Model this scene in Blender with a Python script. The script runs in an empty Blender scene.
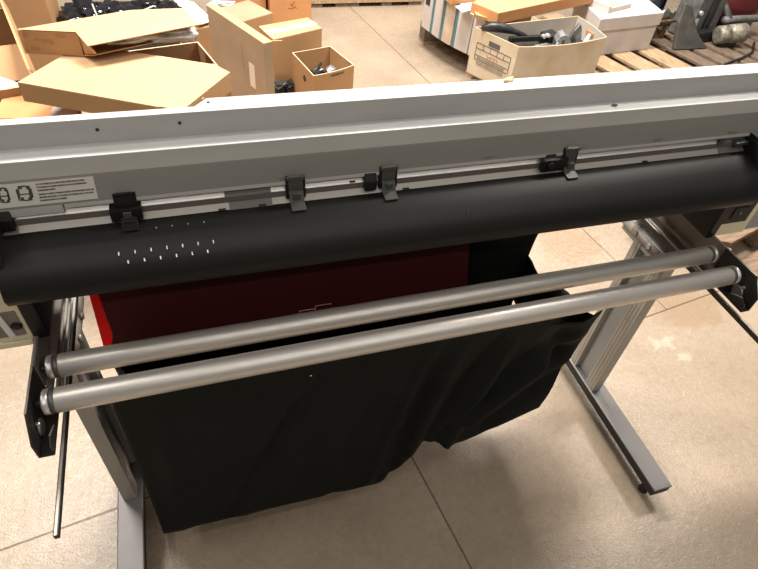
import bpy, bmesh, math, random
from mathutils import Vector, Matrix
random.seed(7)
S = bpy.context.scene
COL = S.collection
R = math.radians

# ------------------------------------------------------------------ materials
def mat(name, col, rough=.5, metal=0., var=0., scale=8., bump=0., bscale=60., coat=0., stretch=None, col2=None, spec=.5, detail=6.):
    m = bpy.data.materials.new(name); m.use_nodes = True
    nt = m.node_tree; b = nt.nodes['Principled BSDF']
    b.inputs['Base Color'].default_value = (*col, 1); b.inputs['Roughness'].default_value = rough
    b.inputs['Metallic'].default_value = metal; b.inputs['Coat Weight'].default_value = coat
    b.inputs['Specular IOR Level'].default_value = spec
    if var or bump or col2:
        tc = nt.nodes.new('ShaderNodeTexCoord'); mp = nt.nodes.new('ShaderNodeMapping')
        nt.links.new(tc.outputs['Object'], mp.inputs['Vector'])
        if stretch: mp.inputs['Scale'].default_value = stretch
    if var or col2:
        n = nt.nodes.new('ShaderNodeTexNoise'); n.inputs['Scale'].default_value = scale; n.inputs['Detail'].default_value = detail
        nt.links.new(mp.outputs[0], n.inputs['Vector'])
        r = nt.nodes.new('ShaderNodeValToRGB'); nt.links.new(n.outputs['Fac'], r.inputs[0])
        r.color_ramp.elements[0].position = .32; r.color_ramp.elements[1].position = .68
        c2 = col2 if col2 else tuple(c * (1 - var) for c in col)
        r.color_ramp.elements[0].color = (*c2, 1)
        r.color_ramp.elements[1].color = (*[min(1, c * (1 + var * .35)) for c in col], 1)
        nt.links.new(r.outputs[0], b.inputs['Base Color'])
    if bump:
        n2 = nt.nodes.new('ShaderNodeTexNoise'); n2.inputs['Scale'].default_value = bscale; n2.inputs['Detail'].default_value = 4
        nt.links.new(mp.outputs[0], n2.inputs['Vector'])
        bp = nt.nodes.new('ShaderNodeBump'); bp.inputs['Strength'].default_value = bump; bp.inputs['Distance'].default_value = .004
        nt.links.new(n2.outputs['Fac'], bp.inputs['Height']); nt.links.new(bp.outputs[0], b.inputs['Normal'])
    return m

M = {}
M['rail_grey']   = mat('rail_grey', (.51,.515,.50), .42, .0, .10, 5, stretch=(1,6,6))
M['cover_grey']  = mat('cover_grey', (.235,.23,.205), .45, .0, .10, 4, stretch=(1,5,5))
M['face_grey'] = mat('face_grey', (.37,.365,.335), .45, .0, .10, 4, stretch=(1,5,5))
M['edge_dark']   = mat('edge_dark', (.17,.165,.15), .5)
M['alu']         = mat('alu', (.72,.69,.64), .40, .6, .05, 30, stretch=(1,20,20))
M['roller_ring'] = mat('roller_ring', (.16,.15,.14), .45, .6)
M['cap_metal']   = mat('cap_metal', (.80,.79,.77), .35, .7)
M['platen']      = mat('platen', (.93,.90,.85), .30, .6, .06, 20)
M['platen_mid'] = mat('platen_mid', (.42,.40,.36), .40, .3, .06, 20)
M['platen_dark'] = mat('platen_dark', (.16,.14,.125), .5)
M['black_sheet'] = mat('black_sheet', (.010,.0095,.0085), .52, 0, .15, 6, spec=.28)
M['black_plastic']=mat('black_plastic', (.008,.008,.008), .45, spec=.3)
M['lever']       = mat('lever', (.060,.062,.055), .5)
M['beige']       = mat('beige', (.82,.76,.54), .5, 0, .05, 8)
M['housing_grey']= mat('housing_grey', (.33,.35,.36), .55)
M['steel']       = mat('steel', (.25,.215,.18), .6, .1, .25, 9, stretch=(1,2,1))
M['steel_dark']  = mat('steel_dark', (.045,.04,.036), .5, .4)
M['zinc']        = mat('zinc', (.42,.39,.35), .5, .4)
M['post_grey']   = mat('post_grey', (.42,.40,.355), .48, .1, .05, 12)
M['post_blue']   = mat('post_blue', (.33,.335,.325), .55, .1)
M['foot_grey']   = mat('foot_grey', (.175,.168,.160), .45, .25, .08, 20)
M['groove']      = mat('groove', (.10,.09,.08), .6)
M['rubber']      = mat('rubber', (.02,.02,.02), .7)
M['fabric']      = mat('fabric', (.0055,.0078,.0068), .70, 0, .3, 14, bump=.25, bscale=240, spec=.22)
M['label_white'] = mat('label_white', (.60,.59,.54), .5)
M['ink']         = mat('ink', (.06,.055,.05), .6)
M['ink_red']     = mat('ink_red', (.5,.10,.06), .6)
M['ink_blue']    = mat('ink_blue', (.04,.05,.35), .5)
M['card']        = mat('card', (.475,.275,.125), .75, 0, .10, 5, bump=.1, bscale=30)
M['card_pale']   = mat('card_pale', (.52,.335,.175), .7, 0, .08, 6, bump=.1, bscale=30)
M['card_dull']   = mat('card_dull', (.42,.30,.19), .8, 0, .16, 4, bump=.1, bscale=30)
M['card_brown']  = mat('card_brown', (.40,.225,.105), .8, 0, .10, 5)
M['card_orange'] = mat('card_orange', (.58,.28,.11), .7, 0, .10, 5)
M['card_edge']   = mat('card_edge', (.66,.49,.32), .8)
M['tape']        = mat('tape', (.72,.62,.50), .3)
M['white_card']  = mat('white_card', (.60,.55,.51), .65, 0, .10, 7)
M['white_worn']  = mat('white_worn', (.70,.60,.48), .7, 0, .2, 9, col2=(.52,.40,.27))
M['teal']        = mat('teal', (.07,.20,.22), .6, 0, .2, 15)
M['paper']       = mat('paper', (.80,.79,.77), .7)
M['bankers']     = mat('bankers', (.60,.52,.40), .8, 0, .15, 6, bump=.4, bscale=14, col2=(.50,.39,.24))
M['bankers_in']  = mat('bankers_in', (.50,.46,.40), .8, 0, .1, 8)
M['wood']        = mat('wood', (.46,.315,.185), .75, 0, .35, 9, stretch=(9,1.2,4), bump=.3, bscale=30)
M['wood_dark']   = mat('wood_dark', (.20,.145,.10), .8, 0, .4, 9, stretch=(9,1.2,4), bump=.3, bscale=30)
M['wood_brown']  = mat('wood_brown', (.26,.175,.115), .8, 0, .4, 7, stretch=(1.5,8,6), bump=.4, bscale=25)
M['dark_metal']  = mat('dark_metal', (.045,.045,.045), .4, .5, .4, 30)
M['grey_metal']  = mat('grey_metal', (.24,.24,.24), .35, .7, .3, 20)
M['silver']      = mat('silver', (.55,.55,.55), .3, .8)
M['cast']        = mat('cast', (.17,.17,.165), .6, .2, .4, 25, bump=.4, bscale=50)
M['cast_dark'] = mat('cast_dark', (.115,.11,.10), .55, .2, .35, 12)
M['motor']       = mat('motor', (.33,.30,.24), .5, .4, .5, 40, bump=.3, bscale=80)
M['maroon']      = mat('maroon', (.085,.012,.014), .35, 0, .3, 8)
M['navy']        = mat('navy', (.02,.03,.05), .6, 0, .5, 9)
M['rust']        = mat('rust', (.16,.09,.05), .7, .2, .5, 20)
M['film']        = mat('film', (.010,.010,.012), .12, 0, .3, 9, bump=1., bscale=22, coat=.6)
M['bubble']      = mat('bubble', (.50,.49,.47), .3, 0, .3, 20, bump=1., bscale=45)
M['contents']    = mat('contents', (.05,.045,.04), .45, .3, .6, 25, bump=.6, bscale=30)

def red_mat():
    m = bpy.data.materials.new('red_plastic'); m.use_nodes = True; nt = m.node_tree
    b = nt.nodes['Principled BSDF']; out = nt.nodes['Material Output']
    b.inputs['Base Color'].default_value = (.12,.030,.028,1); b.inputs['Roughness'].default_value = .42
    t = nt.nodes.new('ShaderNodeBsdfTransparent'); t.inputs[0].default_value = (.90,.035,.012,1)
    mx = nt.nodes.new('ShaderNodeMixShader'); mx.inputs[0].default_value = .42
    nt.links.new(t.outputs[0], mx.inputs[1]); nt.links.new(b.outputs[0], mx.inputs[2]); nt.links.new(mx.outputs[0], out.inputs[0])
    return m
M['red'] = red_mat()

def floor_mat():
    m = bpy.data.materials.new('concrete'); m.use_nodes = True; nt = m.node_tree; N = nt.nodes; L = nt.links
    b = N['Principled BSDF']; tc = N.new('ShaderNodeTexCoord')
    def noise(s, d=6, rough=.55):
        n = N.new('ShaderNodeTexNoise'); n.inputs['Scale'].default_value = s; n.inputs['Detail'].default_value = d; n.inputs['Roughness'].default_value = rough
        L.new(tc.outputs['Object'], n.inputs['Vector']); return n.outputs['Fac']
    def math_(op, a, b_=None, c=None):
        n = N.new('ShaderNodeMath'); n.operation = op
        for i, v in enumerate((a, b_, c)):
            if v is None: continue
            if isinstance(v, (int, float)): n.inputs[i].default_value = v
            else: L.new(v, n.inputs[i])
        return n.outputs[0]
    def mix(f, a, c):
        n = N.new('ShaderNodeMix'); n.data_type = 'RGBA'
        if isinstance(f, (int, float)): n.inputs[0].default_value = f
        else: L.new(f, n.inputs[0])
        for i, v in ((6, a), (7, c)):
            if isinstance(v, tuple): n.inputs[i].default_value = (*v, 1)
            else: L.new(v, n.inputs[i])
        return n.outputs[2]
    def ramp(f, a, c):
        n = N.new('ShaderNodeMapRange'); L.new(f, n.inputs[0]); n.inputs[1].default_value = a; n.inputs[2].default_value = c; return n.outputs[0]
    base = mix(ramp(noise(2.2), .35, .68), (.325,.255,.185), (.415,.335,.25))
    base = mix(math_('MULTIPLY', ramp(noise(38, 4), .5, .75), .4), base, (.25,.185,.125))
    base = mix(math_('MULTIPLY', ramp(noise(150, 3), .52, .68), .32), base, (.19,.145,.10))
    base = mix(math_('MULTIPLY', ramp(noise(12, 8, .75), .55, .72), .30), base, (.25,.185,.125))
    base = mix(math_('MULTIPLY', ramp(noise(85, 3), .60, .72), .25), base, (.56,.47,.37))
    sp = N.new('ShaderNodeSeparateXYZ'); L.new(tc.outputs['Object'], sp.inputs[0])
    X, Y = sp.outputs[0], sp.outputs[1]
    # scuffed brown stains with their own outline
    for (cx, cy, rx, ry) in ((2.08,.46,.17,.12), (1.80,.92,.16,.13)):
        dx = math_('DIVIDE', math_('SUBTRACT', X, cx), rx); dy = math_('DIVIDE', math_('SUBTRACT', Y, cy), ry)
        d = math_('SQRT', math_('ADD', math_('MULTIPLY', dx, dx), math_('MULTIPLY', dy, dy)))
        e = math_('ADD', d, math_('MULTIPLY', math_('SUBTRACT', noise(16, 6, .7), .5), 1.6))
        base = mix(math_('MULTIPLY', ramp(e, 1.05, .75), .5), base, (.30,.20,.12))
    # pale splashes
    for (cx, cy, rx, ry) in ((1.86,.33,.10,.05), (1.90,.25,.05,.035)):
        dx = math_('DIVIDE', math_('SUBTRACT', X, cx), rx); dy = math_('DIVIDE', math_('SUBTRACT', Y, cy), ry)
        d = math_('SQRT', math_('ADD', math_('MULTIPLY', dx, dx), math_('MULTIPLY', dy, dy)))
        e = math_('ADD', d, math_('MULTIPLY', math_('SUBTRACT', noise(30, 5, .7), .5), 3.))
        base = mix(math_('MULTIPLY', ramp(e, .6, .35), .45), base, (.58,.51,.42))
    # sawn joints
    a = R(8.06); ca, sa = math.cos(a), math.sin(a)
    U = math_('ADD', math_('MULTIPLY', X, ca), math_('MULTIPLY', Y, sa))
    V = math_('ADD', math_('MULTIPLY', X, -sa), math_('MULTIPLY', Y, ca))
    def joint(c, p, w=.0032):
        return ramp(math_('ABSOLUTE', math_('SUBTRACT', c, p)), w, w * .55)
    jv = [joint(V, -sa * .75 + ca * .297)]
    jv.append(math_('MULTIPLY', joint(U, ca * .776 + sa * .108), math_('LESS_THAN', V, -sa * .75 + ca * .297))); jv.append(math_('MULTIPLY', joint(U, ca * 1.978 + sa * .551), math_('GREATER_THAN', V, -sa * .75 + ca * .297)))
    j = jv[0]
    for k in jv[1:]: j = math_('MAXIMUM', j, k)
    base = mix(math_('MULTIPLY', j, .82), base, (.09,.055,.035))
    L.new(base, b.inputs['Base Color'])
    L.new(math_('ADD', math_('MULTIPLY', noise(30), .20), .17), b.inputs['Roughness'])
    bp = N.new('ShaderNodeBump'); bp.inputs['Strength'].default_value = .55; bp.inputs['Distance'].default_value = .002
    L.new(math_('SUBTRACT', math_('ADD', noise(190, 3), math_('MULTIPLY', noise(40, 3), .8)), math_('MULTIPLY', j, 1.5)), bp.inputs['Height'])
    L.new(bp.outputs[0], b.inputs['Normal'])
    return m
M['concrete'] = floor_mat()

# ------------------------------------------------------------------ mesh helpers
class MB:
    def __init__(s): s.bm = bmesh.new(); s.mats = []; s.cur = 0; s.sm = False
    def m(s, name, smooth=False):
        if name not in s.mats: s.mats.append(name)
        s.cur = s.mats.index(name); s.sm = smooth; return s
    def face(s, vs):
        try: f = s.bm.faces.new(vs)
        except ValueError: return
        f.material_index = s.cur; f.smooth = s.sm
    def v(s, p): return s.bm.verts.new(p)
    def loft(s, a, b, closed=True, caps=True):
        A = [s.v(p) for p in a]; B = [s.v(p) for p in b]; n = len(A)
        for i in range(n if closed else n - 1):
            s.face([A[i], A[(i + 1) % n], B[(i + 1) % n], B[i]])
        if caps: s.face(A[::-1]); s.face(B)
        return s
    def prism(s, poly, z0, z1): return s.loft([(x, y, z0) for x, y in poly], [(x, y, z1) for x, y in poly])
    def px(s, prof, x0, x1): return s.loft([(x0, y, z) for y, z in prof], [(x1, y, z) for y, z in prof])
    def py(s, prof, y0, y1): return s.loft([(x, y0, z) for x, z in prof], [(x, y1, z) for x, z in prof])
    def box(s, x0, x1, y0, y1, z0, z1): return s.prism([(x0,y0),(x1,y0),(x1,y1),(x0,y1)], z0, z1)
    def obox(s, c, size, rot=(0,0,0)):
        from mathutils import Euler
        E = Euler(rot).to_matrix(); hx, hy, hz = [k / 2 for k in size]; c = Vector(c)
        f = lambda z: [c + E @ Vector(p) for p in ((-hx,-hy,z),(hx,-hy,z),(hx,hy,z),(-hx,hy,z))]
        return s.loft(f(-hz), f(hz))
    def cyl(s, p0, p1, r, seg=20, r1=None, caps=True):
        p0, p1 = Vector(p0), Vector(p1); d = (p1 - p0).normalized()
        u = d.orthogonal().normalized(); w = d.cross(u); r1 = r if r1 is None else r1
        ring = lambda c, q: [c + (u * math.cos(2*math.pi*k/seg) + w * math.sin(2*math.pi*k/seg)) * q for k in range(seg)]
        A = [s.v(p) for p in ring(p0, r)]; B = [s.v(p) for p in ring(p1, r1)]; sm = s.sm; s.sm = True
        for i in range(seg): s.face([A[i], A[(i+1)%seg], B[(i+1)%seg], B[i]])
        s.sm = False
        if caps: s.face(A[::-1]); s.face(B)
        s.sm = sm; return s
    def lathe(s, c, axis, prof, seg=24):
        c = Vector(c); d = Vector(axis).normalized(); u = d.orthogonal().normalized(); w = d.cross(u); rows = []
        for t, r in prof:
            rows.append([s.v(c + d*t + (u*math.cos(2*math.pi*k/seg) + w*math.sin(2*math.pi*k/seg))*r) for k in range(seg)])
        s.sm = True
        for a, b in zip(rows, rows[1:]):
            for i in range(seg): s.face([a[i], a[(i+1)%seg], b[(i+1)%seg], b[i]])
        s.sm = False; s.face(rows[0][::-1]); s.face(rows[-1]); return s
    def tube(s, pts, r, seg=10):
        pts = [Vector(p) for p in pts]; rows = []; s.sm = True
        for i, p in enumerate(pts):
            d = (pts[min(i+1, len(pts)-1)] - pts[max(i-1, 0)]).normalized()
            u = d.cross(Vector((.1,.2,1))).normalized(); w = d.cross(u)
            rr = r[i] if isinstance(r, (list, tuple)) else r
            rows.append([s.v(p + (u*math.cos(2*math.pi*k/seg) + w*math.sin(2*math.pi*k/seg))*rr) for k in range(seg)])
        for a, b in zip(rows, rows[1:]):
            for i in range(seg): s.face([a[i], a[(i+1)%seg], b[(i+1)%seg], b[i]])
        s.face(rows[0][::-1]); s.face(rows[-1]); s.sm = False; return s
    def blob(s, c, size, rough=.15, sub=3, seed=0, rot=0):
        rnd = random.Random(seed); t = bmesh.new(); bmesh.ops.create_icosphere(t, subdivisions=sub, radius=1)
        ph = [rnd.uniform(0, 6) for _ in range(6)]; off = len(s.bm.verts); vm = {}
        for q in t.verts:
            p = q.co; k = 1 + rough * (math.sin(p.x*4+ph[0]) * math.sin(p.y*5+ph[1]) + .6*math.sin(p.z*7+ph[2]+p.x*3) + .4*math.sin(p.y*11+ph[3]+p.z*6))
            x, y, z = p.x*k*size[0], p.y*k*size[1], p.z*k*size[2]
            vm[q] = s.v((c[0]+x*math.cos(rot)-y*math.sin(rot), c[1]+x*math.sin(rot)+y*math.cos(rot), c[2]+z))
        s.sm = True
        for f in t.faces: s.face([vm[q] for q in f.verts])
        s.sm = False; t.free(); return s
    def build(s, name, parent=None, loc=None, bevel=0., solid=0., sub=0):
        root = parent
        while root is not None and root.parent is not None: root = root.parent
        off = Vector(root.location) if root is not None else Vector(loc or (0,0,0))
        bmesh.ops.recalc_face_normals(s.bm, faces=s.bm.faces)
        for q in s.bm.verts: q.co -= off
        me = bpy.data.meshes.new(name); s.bm.to_mesh(me); s.bm.free()
        for k in s.mats: me.materials.append(M[k])
        o = bpy.data.objects.new(name, me); COL.objects.link(o)
        if parent is not None: o.parent = parent
        else: o.location = off
        if solid: k = o.modifiers.new('solid', 'SOLIDIFY'); k.thickness = solid; k.offset = 0
        if bevel: k = o.modifiers.new('bevel', 'BEVEL'); k.width = bevel; k.segments = 2; k.limit_method = 'ANGLE'; k.angle_limit = R(40)
        if sub: k = o.modifiers.new('sub', 'SUBSURF'); k.levels = sub; k.render_levels = sub
        return o

def tag(o, label, cat, group=None, kind=None):
    o['label'] = label; o['category'] = cat
    if group: o['group'] = group
    if kind: o['kind'] = kind
    return o
def thing(name, label, cat, loc, group=None):
    o = bpy.data.objects.new(name, None); COL.objects.link(o); o.location = loc; o.empty_display_size = .05
    return tag(o, label, cat, group)

# ------------------------------------------------------------------ camera
cam = bpy.data.cameras.new('camera'); co = bpy.data.objects.new('camera', cam); COL.objects.link(co); S.camera = co
co.location = (.2996, -.6290, 1.6024); co.rotation_euler = (.7803, -.0833, -.2955)
cam.sensor_width = 36; cam.lens = 572.25 / 758 * 36; cam.clip_start = .02

# ------------------------------------------------------------------ floor
b = MB(); b.m('concrete').box(-4, 8, -3, 9, -.1, 0)
f = b.build('floor'); f['kind'] = 'structure'

# ------------------------------------------------------------------ the wide-format cutter
LX0, LX1 = -.32, 1.72
cut = thing('vinyl_cutter', 'wide-format grey and black vinyl cutter standing on a two-legged stand with two silver rollers', 'cutting machine', (.70, .22, 0))
NX = .30   # notch in the rear edge of the top strip
# top rail: flat top strip + upright face + ledge
top_front, top_back = (.2120,1.143), (.2510,1.145)
b = MB(); b.m('rail_grey')
b.px([(.2050,1.1060),(.2098,1.1435),(.2140,1.1435),(.2140,1.1000)], LX0, LX1)
b.prism([(LX0,.2096),(LX1,.2096),(LX1,.2510),(NX+.020,.2510),(NX,.2270),(LX0,.2270)], 1.1425, 1.1448)
b.px([(.1760,1.1045),(.2050,1.1085),(.2100,1.100),(.1790,1.0985)], LX0, LX1)
rail = b.build('top_rail', cut, bevel=.0012)
for x, y, z in ((.158,.2085,1.128),(.275,.2085,1.129)):
    b = MB(); b.m('steel_dark').cyl((x,y+.002,z),(x,y-.0012,z),.0028,12); b.build('screw', rail)
b = MB(); b.m('steel_dark').cyl((.322,.236,1.143),(.322,.236,1.1460),.0022,12); b.build('screw', rail)
b = MB(); b.m('edge_dark').obox((1.062,.192,1.1095),(.010,.003,.003),(0,0,-.5)); b.build('clip', rail)
# front cover
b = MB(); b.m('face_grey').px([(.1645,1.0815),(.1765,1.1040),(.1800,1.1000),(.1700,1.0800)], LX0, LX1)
b.m('cover_grey').px([(.1495,1.0425),(.1645,1.0815),(.1700,1.0800),(.1560,1.0420)], LX0, LX1)  # steeper face reflects less; that shade is put into this darker grey
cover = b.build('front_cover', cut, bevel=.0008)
def onface(x, t, d=.0):   # point on the sloping dark face of the cover
    return (x, .1495 + .015*t - d*.93, 1.0425 + .039*t + d*.36)
def facequad(b, x0, x1, t0, t1, d0, d1, skew=0.):
    b.loft([onface(x0+skew*t0,t0,d0), onface(x1+skew*t0,t0,d0), onface(x1+skew*t1,t1,d0), onface(x0+skew*t1,t1,d0)],
           [onface(x0+skew*t0,t0,d1), onface(x1+skew*t0,t0,d1), onface(x1+skew*t1,t1,d1), onface(x0+skew*t1,t1,d1)])
for x in (.425,.612,.795,.985,1.163,1.348):
    b = MB(); b.m('edge_dark'); facequad(b, x-.010, x+.010, .13, .20, 0, .0016); b.build('latch_slot', cover)
b = MB(); b.m('rail_grey').px([(.1485,1.0300),(.1495,1.0430),(.1560,1.0420),(.1530,1.0300)], LX0, .090)
b.px([(.1490,1.0365),(.1495,1.0430),(.1560,1.0420),(.1530,1.0365)], .093, LX1); b.build('cover_lip', cut)
# warning label
b = MB(); b.m('label_white'); facequad(b, -.055, .141, .10, .92, 0, .0006)
lab = b.build('warning_label', cut); lab['label'] = 'pale instruction label with two drawings and rows of small print'
b = MB(); b.m('ink'); rnd = random.Random(3)
for row, (t, xe) in enumerate(((.82,.128),(.71,.130),(.60,.086),(.46,.137),(.35,.136),(.24,.098))):
    x = .064
    while x < xe:
        w = rnd.uniform(.0012,.0026); facequad(b, x, x+w, t-.030, t+.026, .0006, .0010); x += w + rnd.choice((.0006,.0007,.0014))
for cx, w in ((.020,.012),(.047,.018)):   # two pictograms: machine end with an arrow
    for a0 in range(0, 10):
        a = a0/10*2*math.pi; a2 = (a0+.8)/10*2*math.pi
        x0, t0, x1, t1 = cx+w*.5*math.cos(a), .55+.26*math.sin(a), cx+w*.5*math.cos(a2), .55+.26*math.sin(a2)
        facequad(b, min(x0,x1)-.0006, max(x0,x1)+.0006, min(t0,t1)-.02, max(t0,t1)+.02, .0006, .0010)
    facequad(b, cx-w*.6, cx+w*.1, .50, .54, .0006, .0010, .006); facequad(b, cx+w*.15, cx+w*.3, .35, .75, .0006, .0010, .004)
    facequad(b, cx-w*.6, cx-w*.5, .3, .7, .0006, .0010)
b.build('print', lab)
# body behind
b = MB(); b.m('rail_grey').px([(.2270,1.1200),(.2510,1.1300),(.3300,1.0700),(.3500,.9000),(.3400,.8950),(.2500,.8950),(.2500,1.0800)], LX0, LX1)
b.build('rear_casing', cut, bevel=.003)
# platen strips
b = MB()
sa, sb = [(.1530,1.0030),(.1515,1.0235),(.1610,1.0325),(.215,1.0325),(.215,1.0)], [(.1390,.9960),(.1390,1.0045),(.1500,1.0125),(.1515,1.0125),(.1515,.9960)]
b.m('platen').px(sa,.0,1.335); b.m('platen_mid').px(sb,.0,1.33); b.m('platen_dark').px(sa,1.335,1.41).px(sb,1.33,1.41)
b.box(.0,1.41,.1505,.1525,1.000,1.0230)
def strip(prof, x0, x1, d=.0009):
    (y0,z0),(y1,z1) = prof; b.loft([(x0,y0-d,z0+d),(x1,y0-d,z0+d),(x1,y1-d,z1+d),(x0,y1-d,z1+d)], [(x0,y0,z0),(x1,y0,z0),(x1,y1,z1),(x0,y1,z1)])
s1, s2 = ((.1515,1.0235),(.1610,1.0325)), ((.1390,1.0045),(.1500,1.0125))
b.m('platen_dark'); strip(s1,.325,.40); strip(s2,.33,.40); strip(s1,-.02,.022); strip(s2,-.02,.022); strip(s2,.160,.190)
b.m('black_plastic')
for x in (.636,1.145,.318,.383): strip(((.1400,1.0052),(.1430,1.0074)), x-.006, x+.006, .0014)
strip(((.1520,1.0242),(.1545,1.0265)), .535, .545, .0014)
b.build('platen', cut)
# apron
ap = [(.1400,1.0060),(.1220,1.0040),(.1020,.9970),(.0820,.9860),(.0660,.9720),(.0550,.9570),(.0510,.9420),(.0570,.9270),(.0740,.9120),(.0950,.9020),(.1300,.8960),(.2500,.8955),(.2500,.95),(.14,.99)]
b = MB(); b.m('black_sheet', True)
n = len(ap); xs = [-.008, 1.398]
apl = [(y+.009, z+.004) if 3 < i < 10 else (y,z) for i,(y,z) in enumerate(ap)]
b.sm = True; b.loft([(xs[0],y,z) for y,z in apl], [(xs[1],y,z) for y,z in ap], caps=False)
b.sm = False; b.face([b.v((xs[0],y,z)) for y,z in apl]); b.face([b.v((xs[1],y,z)) for y,z in ap])
def onap(t):   # t = index along the apron profile
    i = int(t); f = t-i; y = ap[i][0]*(1-f)+ap[i+1][0]*f; z = ap[i][1]*(1-f)+ap[i+1][1]*f
    dy, dz = ap[i+1][0]-ap[i][0], ap[i+1][1]-ap[i][1]; l = math.hypot(dy,dz); return y, z, dy/l, dz/l
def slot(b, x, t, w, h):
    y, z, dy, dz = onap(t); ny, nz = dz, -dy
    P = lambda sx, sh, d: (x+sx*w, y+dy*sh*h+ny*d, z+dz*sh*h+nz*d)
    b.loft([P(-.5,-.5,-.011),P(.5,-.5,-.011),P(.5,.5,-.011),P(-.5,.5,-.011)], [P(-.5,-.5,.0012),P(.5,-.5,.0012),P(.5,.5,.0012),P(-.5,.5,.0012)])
b.m('cap_metal')  # bright metal dashes stand in for reflections at the louvre holes
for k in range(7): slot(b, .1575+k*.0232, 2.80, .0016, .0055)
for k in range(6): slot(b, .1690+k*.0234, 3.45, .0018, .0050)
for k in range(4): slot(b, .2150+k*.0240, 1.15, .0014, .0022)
b.m('lever'); slot(b, .735, 3.0, .0007, .012)
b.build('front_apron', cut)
# end housings
for side in (0, 1):
    fx = (lambda x: x) if side else (lambda x: 1.4-x)
    def bb(b, x0, x1, *r): x0, x1 = sorted((fx(x0), fx(x1))); return b.box(x0, x1, *r)
    yf = .108 if side else .126
    b = MB()
    b.m('black_plastic'); bb(b, 1.3985, 1.4225, yf-.003, .30, .79, 1.045); bb(b, 1.398, 1.60, .085, .215, .985, 1.035)
    b.m('beige'); bb(b, 1.4225, 1.512, yf, .20, .79, .99)
    b.m('housing_grey'); bb(b, 1.512, 1.72, yf+.006, .28, .79, 1.02)
    h = b.build('end_housing', cut, bevel=.002)
    if side:
        b = MB(); b.m('black_plastic').box(1.4228,1.492,yf-.002,yf+.002,.828,.946)
        s_ = b.build('power_socket', h); s_['label'] = 'black power inlet on the beige end face'
        b = MB(); b.m('rubber').box(1.440,1.472,yf-.0045,yf-.002,.885,.925).box(1.436,1.476,yf-.004,yf-.002,.843,.873)
        b.m('zinc')
        for q in ((1.445,.895),(1.467,.895),(1.456,.910),(1.456,.858)): b.box(q[0]-.0012,q[0]+.0012,yf-.0055,yf-.004,q[1]-.004,q[1]+.004)
        b.build('socket_pin', s_)
        b = MB(); b.m('silver').obox((1.452,.084,1.008),(.030,.004,.010),(0,.1,.3)); b.build('latch', h)
    else:
        b = MB(); b.m('steel').box(-.080,-.030,yf-.003,yf,.805,.862)
        s_ = b.build('card_slot', h)
        b = MB(); b.m('paper').obox((-.052,yf-.005,.832),(.010,.003,.050),(0,-.12,0)); b.build('white_card', s_)
        b = MB(); b.m('black_plastic').lathe((-.037,yf-.002,.829),(0,-1,0),[(0,.009),(.003,.008),(.004,.005)],16)
        b.build('dial', s_)
        b = MB(); b.m('beige').box(-.14,-.026,yf-.004,.2,.778,.7895); b.build('bottom_lip', h, bevel=.001)
# pinch rollers
def pinch(x, black):
    b = MB(); b.m('black_plastic')
    b.px([(.151,1.052),(.147,1.040),(.143,1.012),(.150,1.008),(.172,1.012),(.175,1.040)], x-.017, x-.011)
    b.px([(.151,1.052),(.147,1.040),(.143,1.012),(.150,1.008),(.172,1.012),(.175,1.040)], x+.010, x+.016)
    b.box(x-.013,x+.012,.150,.172,1.030,1.040)
    if black: b.box(x-.026,x+.020,.137,.170,1.0085,1.030)
    p = b.build('pinch_roller', cut, bevel=.0012)
    b = MB(); b.m('black_plastic' if black==1 else 'lever')
    b.px([(.1460,1.0500),(.1440,1.0535),(.1500,1.0540),(.1480,1.0250),(.1350,1.0060),(.1180,1.0035),(.1160,1.0060),(.1330,1.0100),(.1440,1.0260)], x-.0125, x+.0115)
    if black != 1: b.box(x-.016,x+.015,.1438,.1475,1.0470,1.0535)
    b.build('lever', p, bevel=.0008)
    b = MB(); b.m('rubber').cyl((x-.009,.160,1.018),(x+.008,.160,1.018),.0075,18); b.build('wheel', p)
    b = MB(); b.m('lever').box(x-.007,x+.005,.1335,.1372,1.016,1.026); b.build('tab', p)
for x, k in ((.178,1),(.441,0),(.603,0),(.966,0)): pinch(x, k)
for x in (.571,.925,.010): 
    b = MB(); b.m('black_plastic')
    b.px([(.150,1.043),(.141,1.030),(.139,1.012),(.150,1.0105),(.170,1.0105),(.175,1.040)], x-.012, x+.010)
    if x > .9: b.box(x-.020,x+.034,.138,.150,1.0105,1.036); b.cyl((x-.004,.140,1.024),(x-.004,.133,1.024),.008,14)
    b.build('sensor_block', cut, bevel=.002)
b = MB(); b.m('lever').obox((1.33,.150,1.030),(.006,.010,.014),(0,.5,0)); b.build('stop_lever', cut)
b = MB(); b.m('lever').obox((1.39,.150,1.024),(.05,.02,.006),(0,0,.1)); b.build('end_plate', cut)

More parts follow.
